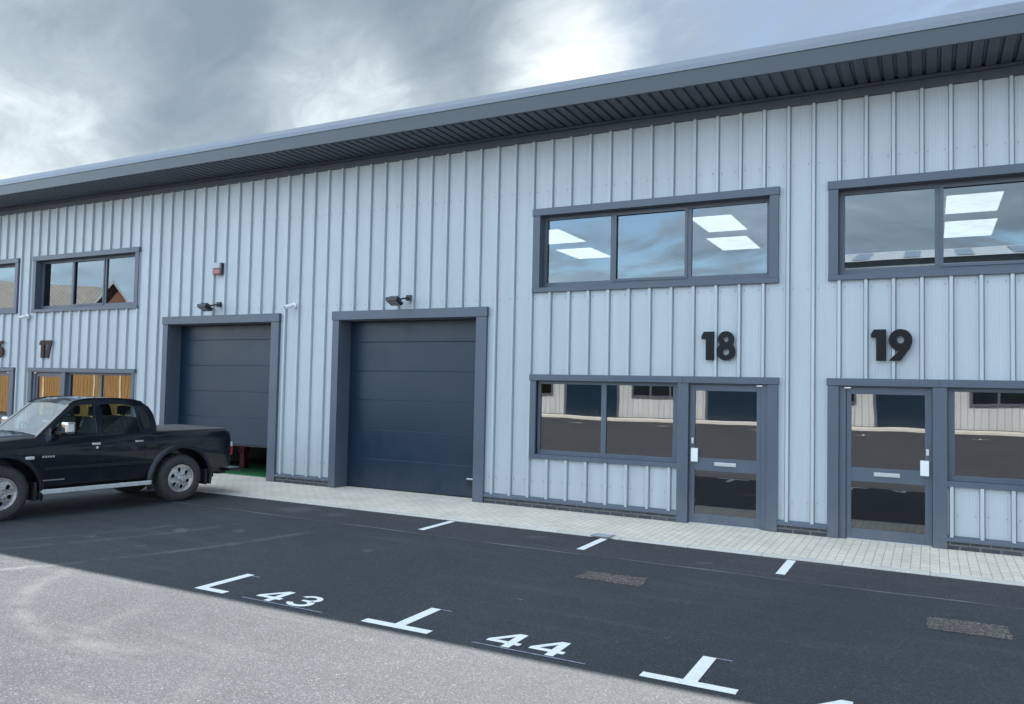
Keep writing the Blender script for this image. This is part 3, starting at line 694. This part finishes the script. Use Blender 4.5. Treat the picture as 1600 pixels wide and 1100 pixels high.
# cab
OUT = [(.40, 1.11), (.405, 1.28), (.44, 1.43), (.50, 1.535), (.60, 1.605), (.74, 1.643), (1.0, 1.662), (1.3, 1.664), (1.5, 1.652), (1.64, 1.62), (1.72, 1.575), (2.20, 1.135)]
def cw(z): return .775 - max(0, z - 1.11) * .255 - max(0, z - 1.56) * .35
def crown(c, z): return .022 * (1 - c * c) if z > 1.5 else 0
COLS = [-1, -.93, -.86, -.45, 0, .45, .86, .93, 1]
g = MB()
for i in range(len(OUT) - 1):
    (s0, z0), (s1, z1) = OUT[i], OUT[i + 1]
    for j in range(len(COLS) - 1):
        c0, c1 = COLS[j], COLS[j + 1]; inner = abs((c0 + c1) / 2) < .86
        if inner and i == 10: continue
        if inner and i in (1, 2): continue
        g.quad((s0, cw(z0) * c0, z0 + crown(c0, z0)), (s1, cw(z1) * c0, z1 + crown(c0, z1)), (s1, cw(z1) * c1, z1 + crown(c1, z1)), (s0, cw(z0) * c1, z0 + crown(c1, z0)))
cab = g.build('cab_roof', PAINTB, T, smooth=True, angle=35)
def glq(name, i0, m, inset=.006):
    g = MB(); (s0, z0), (s1, z1) = i0
    cs = [-.87, -.45, 0, .45, .87]
    for a, b in zip(cs, cs[1:]):
        bow = lambda c: .03 * (1 - c * c)
        sgn = 1 if s1 > 1 else -1
        g.quad((s0 + sgn * bow(a) * .3 - inset * sgn, cw(z0) * a, z0 + crown(a, z0) - inset), (s1 + sgn * bow(a) - inset * sgn, cw(z1) * a, z1 - inset), (s1 + sgn * bow(b) - inset * sgn, cw(z1) * b, z1 - inset), (s0 + sgn * bow(b) * .3 - inset * sgn, cw(z0) * b, z0 + crown(b, z0) - inset))
    return g.build(name, m, T, smooth=True)
glq('windscreen', (OUT[10], OUT[11]), WGLASS); glq('rear_window', (OUT[3], OUT[1]), CGLASS)
SIDE = [(2.20, 1.135), (1.72, 1.575), (1.64, 1.618), (1.5, 1.650), (1.3, 1.662), (1.0, 1.660), (.74, 1.641), (.60, 1.603), (.50, 1.533), (.44, 1.43), (.405, 1.28), (.40, 1.11), (2.2, 1.11)]
W1 = [(2.04, 1.155), (1.70, 1.50), (1.63, 1.565), (1.36, 1.585), (1.34, 1.16)]
W2 = [(1.27, 1.16), (1.27, 1.585), (.86, 1.575), (.74, 1.545), (.66, 1.16)]
WQ = [(.615, 1.20), (.69, 1.53), (.60, 1.50), (.53, 1.42), (.50, 1.20)]
def rcorner(P, r=.03, k=4):
    o = []; n = len(P)
    for i in range(n):
        p0, p1, p2 = Vector(P[i - 1]), Vector(P[i]), Vector(P[(i + 1) % n]); a = p1 + (p0 - p1).normalized() * r; b = p1 + (p2 - p1).normalized() * r
        for q in range(k + 1): u = q / k; v_ = a * (1 - u) ** 2 + p1 * 2 * u * (1 - u) + b * u * u; o.append((v_.x, v_.y))
    return o
for sd_ in (1, -1):
    shaped('door_frames', [SIDE, rcorner(W1), rcorner(W2)], .008, lambda u, v_, w, sd_=sd_: (u, sd_ * (cw(v_) + .001 + w - .008), v_), PAINTB, T)
    for Wp in (W1, W2): shaped('side_window', [Wp], 0, lambda u, v_, w, sd_=sd_: (u, sd_ * (cw(v_) - .012), v_), CGLASS, T)
    shaped('quarter_panel', [WQ], .002, lambda u, v_, w, sd_=sd_: (u, sd_ * (cw(v_) + .004 + w), v_), BLACK, T)
    # drip rail along the roof edge
    MB().tube([(s, sd_ * (cw(z) + .004), z + .006) for s, z in OUT[4:11]], .011, 6).build('roof_rail', FLARE, T, smooth=True)
# interior
def seat(s, y, w=.24):
    g = MB(); g.box(s, s + .48, y - w, y + w, .72, .88); g.add([(s - .02, y - w, .85), (s + .10, y - w, .85), (s - .06, y - w, 1.36), (s - .16, y - w, 1.36), (s - .02, y + w, .85), (s + .10, y + w, .85), (s - .06, y + w, 1.36), (s - .16, y + w, 1.36)], [(0, 1, 2, 3), (4, 5, 6, 7), (0, 1, 5, 4), (1, 2, 6, 5), (2, 3, 7, 6), (3, 0, 4, 7)])
    g.box(s - .17, s - .07, y - .13, y + .13, 1.39, 1.53); g.tube([(s - .11, y, 1.34), (s - .12, y, 1.42)], .02, 6)
    g.build('seat', SEATM, T, bevel=.03)
seat(1.30, .36); seat(1.30, -.36); seat(.66, 0, .6)
g = MB(); g.box(2.0, 2.16, -.72, .72, .9, 1.135); g.build('dashboard', SEATM, T, bevel=.03)
g = MB(); 
for k in range(20):
    a0, a1 = 2 * PI * k / 20, 2 * PI * (k + 1) / 20
    g.tube([(1.86 + .06 * math.sin(a0), -.36 + .18 * math.cos(a0), 1.12 + .17 * math.sin(a0)), (1.86 + .06 * math.sin(a1), -.36 + .18 * math.cos(a1), 1.12 + .17 * math.sin(a1))], .014, 6, False)
g.build('steering_wheel', BLACK, T)
MB().box(1.715, 1.73, -.09, .09, 1.46, 1.52).build('rear_view_mirror', BLACK, T)
# bed cover
g = MB(); g.box(-.90, .385, -.735, .735, 1.128, 1.158); g.build('bed_cover', TON, T, bevel=.012)
# tailgate, lights, bumper
MB().box(-.955, -.931, -.62, .62, .62, 1.105).build('tailgate', PAINTB, T, bevel=.01)
for sd_ in (1, -1):
    g = MB(); g.box(-.975, -.90, sd_ * .665, sd_ * .80, .70, .84); tl = g.build('tail_light', REDL, T, bevel=.012)
    g = MB(); g.box(-.975, -.90, sd_ * .665, sd_ * .80, .842, .925); g.build('reversing_lens', CLEARL, tl, bevel=.012)
    g = MB(); g.box(3.36, 3.5, sd_ * .45, sd_ * .70, .80, .93); g.build('headlight', CLEARL, T, bevel=.03)
g = MB(); g.box(-1.22, -.98, -.70, .70, .40, .455); g.box(-1.10, -.93, -.45, .45, .34, .40); b_ = g.build('rear_bumper', FLARE, T, bevel=.02)
MB().box(-1.21, -1.0, -.66, .66, .456, .462).build('bumper_step', STEEL, b_)
g = MB(); g.box(-1.28, -1.0, -.05, .05, .33, .37); g.tube([(-1.27, 0, .37), (-1.27, 0, .42)], .015, 8); g.lathe([(0, -.03), (.02, -.022), (.028, 0), (.02, .022), (0, .03)], (-1.27, 0, .45), (0, 0, 1), 12); g.build('tow_hitch', BLACK, T, smooth=True)
g = MB(); g.box(3.44, 3.60, -.74, .74, .42, .62); g.build('front_bumper', FLARE, T, bevel=.04)
g = MB(); g.box(3.45, 3.55, -.42, .42, .70, .90)
for k in range(5): g.box(3.551, 3.56, -.40, .40, .715 + k * .038, .728 + k * .038)
g.build('grille', CHROME, T)
# side details
for sd_ in (1, -1):
    y = sd_ * .845
    for s, z in ((1.38, 1.0), (.72, 1.01)):
        g = MB(); g.box(s - .055, s + .075, y - .012, y + .014, z - .018, z + .022); g.build('door_handle', CHROME, T, bevel=.008)
    g = MB(); g.lathe([(0, .0), (.02, .0), (.02, .012), (0, .012)], (1.37, sd_ * .828, .945), (0, sd_, 0), 12); g.build('door_lock', CHROME, T)
    g = MB(); g.box(1.80, 1.94, sd_ * .90, sd_ * 1.08, 1.175, 1.345); g.build('door_mirror', CHROME, T, bevel=.035, seg=3)
    g = MB(); g.box(1.86, 1.94, sd_ * .77, sd_ * .92, 1.15, 1.20); g.build('mirror_arm', BLACK, T, bevel=.01)
    g = MB(); g.box(2.24, 2.36, y - sd_ * .01, y + sd_ * .012, .82, .865); g.build('side_indicator', CLEARL, T, bevel=.01)
    g = MB(); g.box(.56, 2.16, sd_ * .80, sd_ * .93, .355, .375); g.box(.56, 2.16, sd_ * .93, sd_ * .95, .335, .40)
    for s in (.8, 1.9): g.box(s, s + .04, sd_ * .5, sd_ * .85, .33, .354)
    g.build('side_step', ALU, T, bevel=.008)
    g = MB()
    for k in range(5): s = 2.12 - .035 * k; g.box(s - .012, s + .012, sd_ * .828, sd_ * .8345, .835, .862)
    for k in range(10): s = 2.10 - .030 * k; g.box(s - .009, s + .009, sd_ * .823, sd_ * .8315, .505, .522)
    g.build('badge', STEEL, T)
# wheels
def wheel(s, sd_):
    y0 = sd_ * (HW + .015)
    e = MB(); ax = (0, sd_, 0); c = (s, y0, RW)
    w = e.lathe([(.225, -.02), (.235, -.005), (.26, .004), (.31, .006), (.345, -.006), (.362, -.03), (.372, -.06), (.374, -.12), (.372, -.19), (.362, -.22), (.33, -.235), (.24, -.225), (.22, -.2)], c, ax, 44).build('wheel', TYRE, T, smooth=True, angle=60)
    # tread blocks
    g = MB()
    for k in range(44):
        a = 2 * PI * k / 44; da = .05
        for off in (-.075, -.165):
            a2 = a + (.07 if off < -.1 else 0)
            ps = []
            for rr in (.368, .381):
                for aa in (a2 - da, a2 + da):
                    for hh in (off - .035, off + .035): ps.append((s + rr * math.cos(aa), y0 + sd_ * hh, RW + rr * math.sin(aa)))
            g.add(ps, [(0, 1, 3, 2), (4, 5, 7, 6), (0, 1, 5, 4), (2, 3, 7, 6), (0, 2, 6, 4), (1, 3, 7, 5)])
    g.build('tread', TYRE, w)
    rim = MB(); rim.lathe([(.226, -.015), (.222, -.004), (.212, -.004), (.206, -.02), (.20, -.07), (.198, -.18)], c, ax, 44)
    rim.build('rim', ALLOY, w, smooth=True, angle=50)
    holes = []
    for k in range(6):
        a = 2 * PI * k / 6 + .35; hc = Vector((.135 * math.cos(a), .135 * math.sin(a))); u = Vector((math.cos(a), math.sin(a))); v_ = Vector((-u.y, u.x))
        holes.append([tuple(hc + u * (.036 * math.cos(q)) + v_ * ((.030 + .008 * math.cos(q)) * math.sin(q))) for q in [2 * PI * i / 14 for i in range(14)]])
    def dome(u, v_, w_): r = math.hypot(u, v_); return (s + u, y0 + sd_ * (-.045 + .022 * (1 - (r / .205) ** 2) + w_), RW + v_)
    shaped('spokes', [circ(0, 0, .205, .205, 40)] + holes, .012, dome, ALLOY, w)
    hb = MB(); hb.lathe([(0, .004), (.035, .002), (.042, -.008), (.042, -.03)], c, ax, 20)
    for k in range(6):
        a = 2 * PI * k / 6 + .9; hb.lathe([(0, -.006), (.008, -.006), (.008, -.025)], (s + .065 * math.cos(a), y0, RW + .065 * math.sin(a)), ax, 8)
    hb.build('hub_cap', STEEL, w, smooth=True)
    bd = MB(); bd.lathe([(0, -.1), (.19, -.1), (.19, -.12), (0, -.12)], c, ax, 30); bd.build('brake_disc', BLACK, w)
for s in (0, WB):
    for sd_ in (1, -1): wheel(s, sd_)

# ------------------------------------------------------------------ across the yard (seen in the glass)
OB = empty('opposite_unit_terrace', (-14, -38, 0), 'facing row of silver metal units with dark doors reflected in the ground floor glass', 'building')
g = MB(); a, b = -34.0, 22.0; x = a
while x < b:
    g.quad((x, -36.0, .15), (x + .27, -36.0, .15), (x + .27, -36.0, 6.2), (x, -36.0, 6.2)); g.quad((x + .27, -36, .15), (x + .30, -35.955, .15), (x + .30, -35.955, 6.2), (x + .27, -36, 6.2)); g.quad((x + .30, -35.955, .15), (x + .3373, -36.0, .15), (x + .3373, -36.0, 6.2), (x + .30, -35.955, 6.2)); x += .3373
g.box(a, b, -46, -36.05, -.05, 6.2); g.build('wall', CLAD, OB)
MB().box(a, b, -36.07, -35.93, -.02, .15).build('brick_plinth', PLIN, OB)
g = MB(); g.box(a - .3, b + .3, -46.5, -35.1, 6.2, 6.6); g.build('roof', GUTT, OB); MB().box(a - .31, b + .31, -35.15, -35.05, 6.15, 6.45).build('fascia', FASC, OB)
for k in range(6):
    xo = -30.2 + k * 9.2
    g = MB(); g.box(xo - .15, xo + 3.55, -35.9, -35.87, 3.25, 3.4); g.box(xo - .15, xo, -35.9, -35.87, .02, 3.25); g.box(xo + 3.4, xo + 3.55, -35.9, -35.87, .02, 3.25); d = g.build('garage_door', TRIM, OB)
    MB().box(xo, xo + 3.4, -35.95, -35.92, .02, 3.25).build('door_curtain', GDOOR, d)
    for z0, z1 in ((1.4, 2.3), (3.6, 4.9)):
        g = MB(); g.box(xo + 4.4, xo + 8.2, -35.93, -35.88, z0, z1); w = g.build('window', TRIM, OB)
        for j in range(3): MB().box(xo + 4.55 + j * 1.22, xo + 5.65 + j * 1.22, -35.879, -35.87, z0 + .12, z1 - .12).build('pane', PANED, w)
tag(MB().box(-60, 40, -35.86, -33.6, -.05, .12).build('opposite_pavement', mat('pale_concrete', (.62, .61, .58), .8, 0, .1, 2)), kind='structure')
ORD = ('leftmost', 'second', 'third', 'fourth', 'fifth', 'rightmost')
for k in range(6):
    x = -22 + k * 4.8
    tag(flat('bay_marking', [rect(x - .05, -29.2, x + .05, -28.6), rect(x - .35, -28.599, x + .35, -28.5)], .004, PAINT), ORD[k] + ' of six white bay markings across the yard, mirrored in ground floor glass', 'road marking', 'bay markings across the yard')
# brick house with cross gable
HC = Vector((-60.2, -30.25, 0)); H_ = empty('brick_house', HC, 'red brick house with a pointed gable and pale tiled roof reflected in the upstairs window', 'house', rz=math.radians(-54.2), local=True)
g = MB(); g.box(-16, 2.5, -4, 4, 0, 6.0); g.box(-1.6, 2.6, 4.01, 6.2, 0, 6.1)
g.add([(-1.6, 6.2, 6.1), (2.6, 6.2, 6.1), (.5, 6.2, 9.1), (-1.6, 0, 6.1), (2.6, 0, 6.1), (.5, 0, 9.1)], [(0, 1, 2), (3, 4, 5)]); g.build('wall', REDB, H_)
g = MB(); g.quad((-16.3, 4.5, 5.8), (1.4, 4.5, 5.8), (.5, 0, 9.35), (-16.3, 0, 9.35)); g.quad((-16.3, -4.5, 5.8), (1.4, -4.5, 5.8), (.5, 0, 9.35), (-16.3, 0, 9.35))
g.quad((-2.1, 6.4, 5.6), (.5, 6.4, 9.3), (.5, 0, 9.3), (-2.1, 0, 5.6)); g.quad((3.1, 6.4, 5.6), (.5, 6.4, 9.3), (.5, 0, 9.3), (3.1, 0, 5.6)); g.build('roof', TILE, H_)
g = MB()
for sx in (-1, 1): g.add([(.5 + sx * 2.65, 6.42, 5.55), (.5 + sx * 2.45, 6.42, 5.55), (.5, 6.42, 9.05), (.5, 6.42, 9.35), (.5 + sx * 2.65, 6.5, 5.55), (.5 + sx * 2.45, 6.5, 5.55), (.5, 6.5, 9.05), (.5, 6.5, 9.35)], [(0, 1, 2, 3), (4, 5, 6, 7), (0, 3, 7, 4), (1, 2, 6, 5), (0, 1, 5, 4)])
g.build('bargeboard', WHITE, H_)
for x in (-13, -9, -5):
    for z in (1, 3.6): w = MB().box(x - .6, x + .6, 4.001, 4.05, z, z + 1.2).build('window', WHITE, H_); MB().box(x - .5, x + .5, 4.051, 4.06, z + .1, z + 1.1).build('pane', PANED, w)
F_ = empty('timber_fence', (-46, -13, 0), 'golden brown timber fence mirrored in the ground floor glass behind the pickup', 'fence')
for k in range(17):
    x = -62 + k * 2.0
    MB().box(x - .06, x + .06, -13.05, -12.93, 0, 2.42).build('post', WOODP, F_)
    if k < 16:
        g = MB()
        for q in range(16): g.box(x + .07 + q * .1165, x + .07 + q * .1165 + .112, -13.0 + .012 * (q % 2), -12.98 + .012 * (q % 2), .05, 2.38 + random.uniform(-.01, .01))
        g.build('panel', WOOD, F_)

# tall warehouse beyond the facing row
WH = empty('tall_warehouse', (11, -70, 0), 'tall pale warehouse whose roof edge is mirrored in the window above door 19', 'building')
MB().box(-8, 30, -80, -62, 0, 13.2).build('wall', CLAD, WH)
g = MB(); g.quad((-8.5, -61.6, 13.2), (30.5, -61.6, 13.2), (30.5, -71, 15.4), (-8.5, -71, 15.4)); g.quad((-8.5, -80.4, 13.2), (30.5, -80.4, 13.2), (30.5, -71, 15.4), (-8.5, -71, 15.4)); g.build('roof', mat('pale_roof', (.7, .72, .74), .4), WH)
for k in range(9):
    x = -6 + k * 4; MB().quad((x, -62.5, 13.47), (x + 1.3, -62.5, 13.47), (x + 1.3, -69.5, 15.11), (x, -69.5, 15.11)).build('rooflight', mat('rooflight_sheet', (.35, .42, .5), .3), WH)

uc = empty('utility_cover', (-3.86, -1.69, .02), 'small grey utility cover set in the pavement edge near the middle bay dash', 'utility cover')
MB().box(-4.0, -3.72, -1.80, -1.58, .0205, .024).build('frame', mat('cast_iron', (.16, .165, .17), .6), uc); MB().box(-3.98, -3.74, -1.785, -1.595, .0245, .027).build('lid', mat('grey_concrete', (.36, .38, .40), .8, 0, .1, 20), uc)
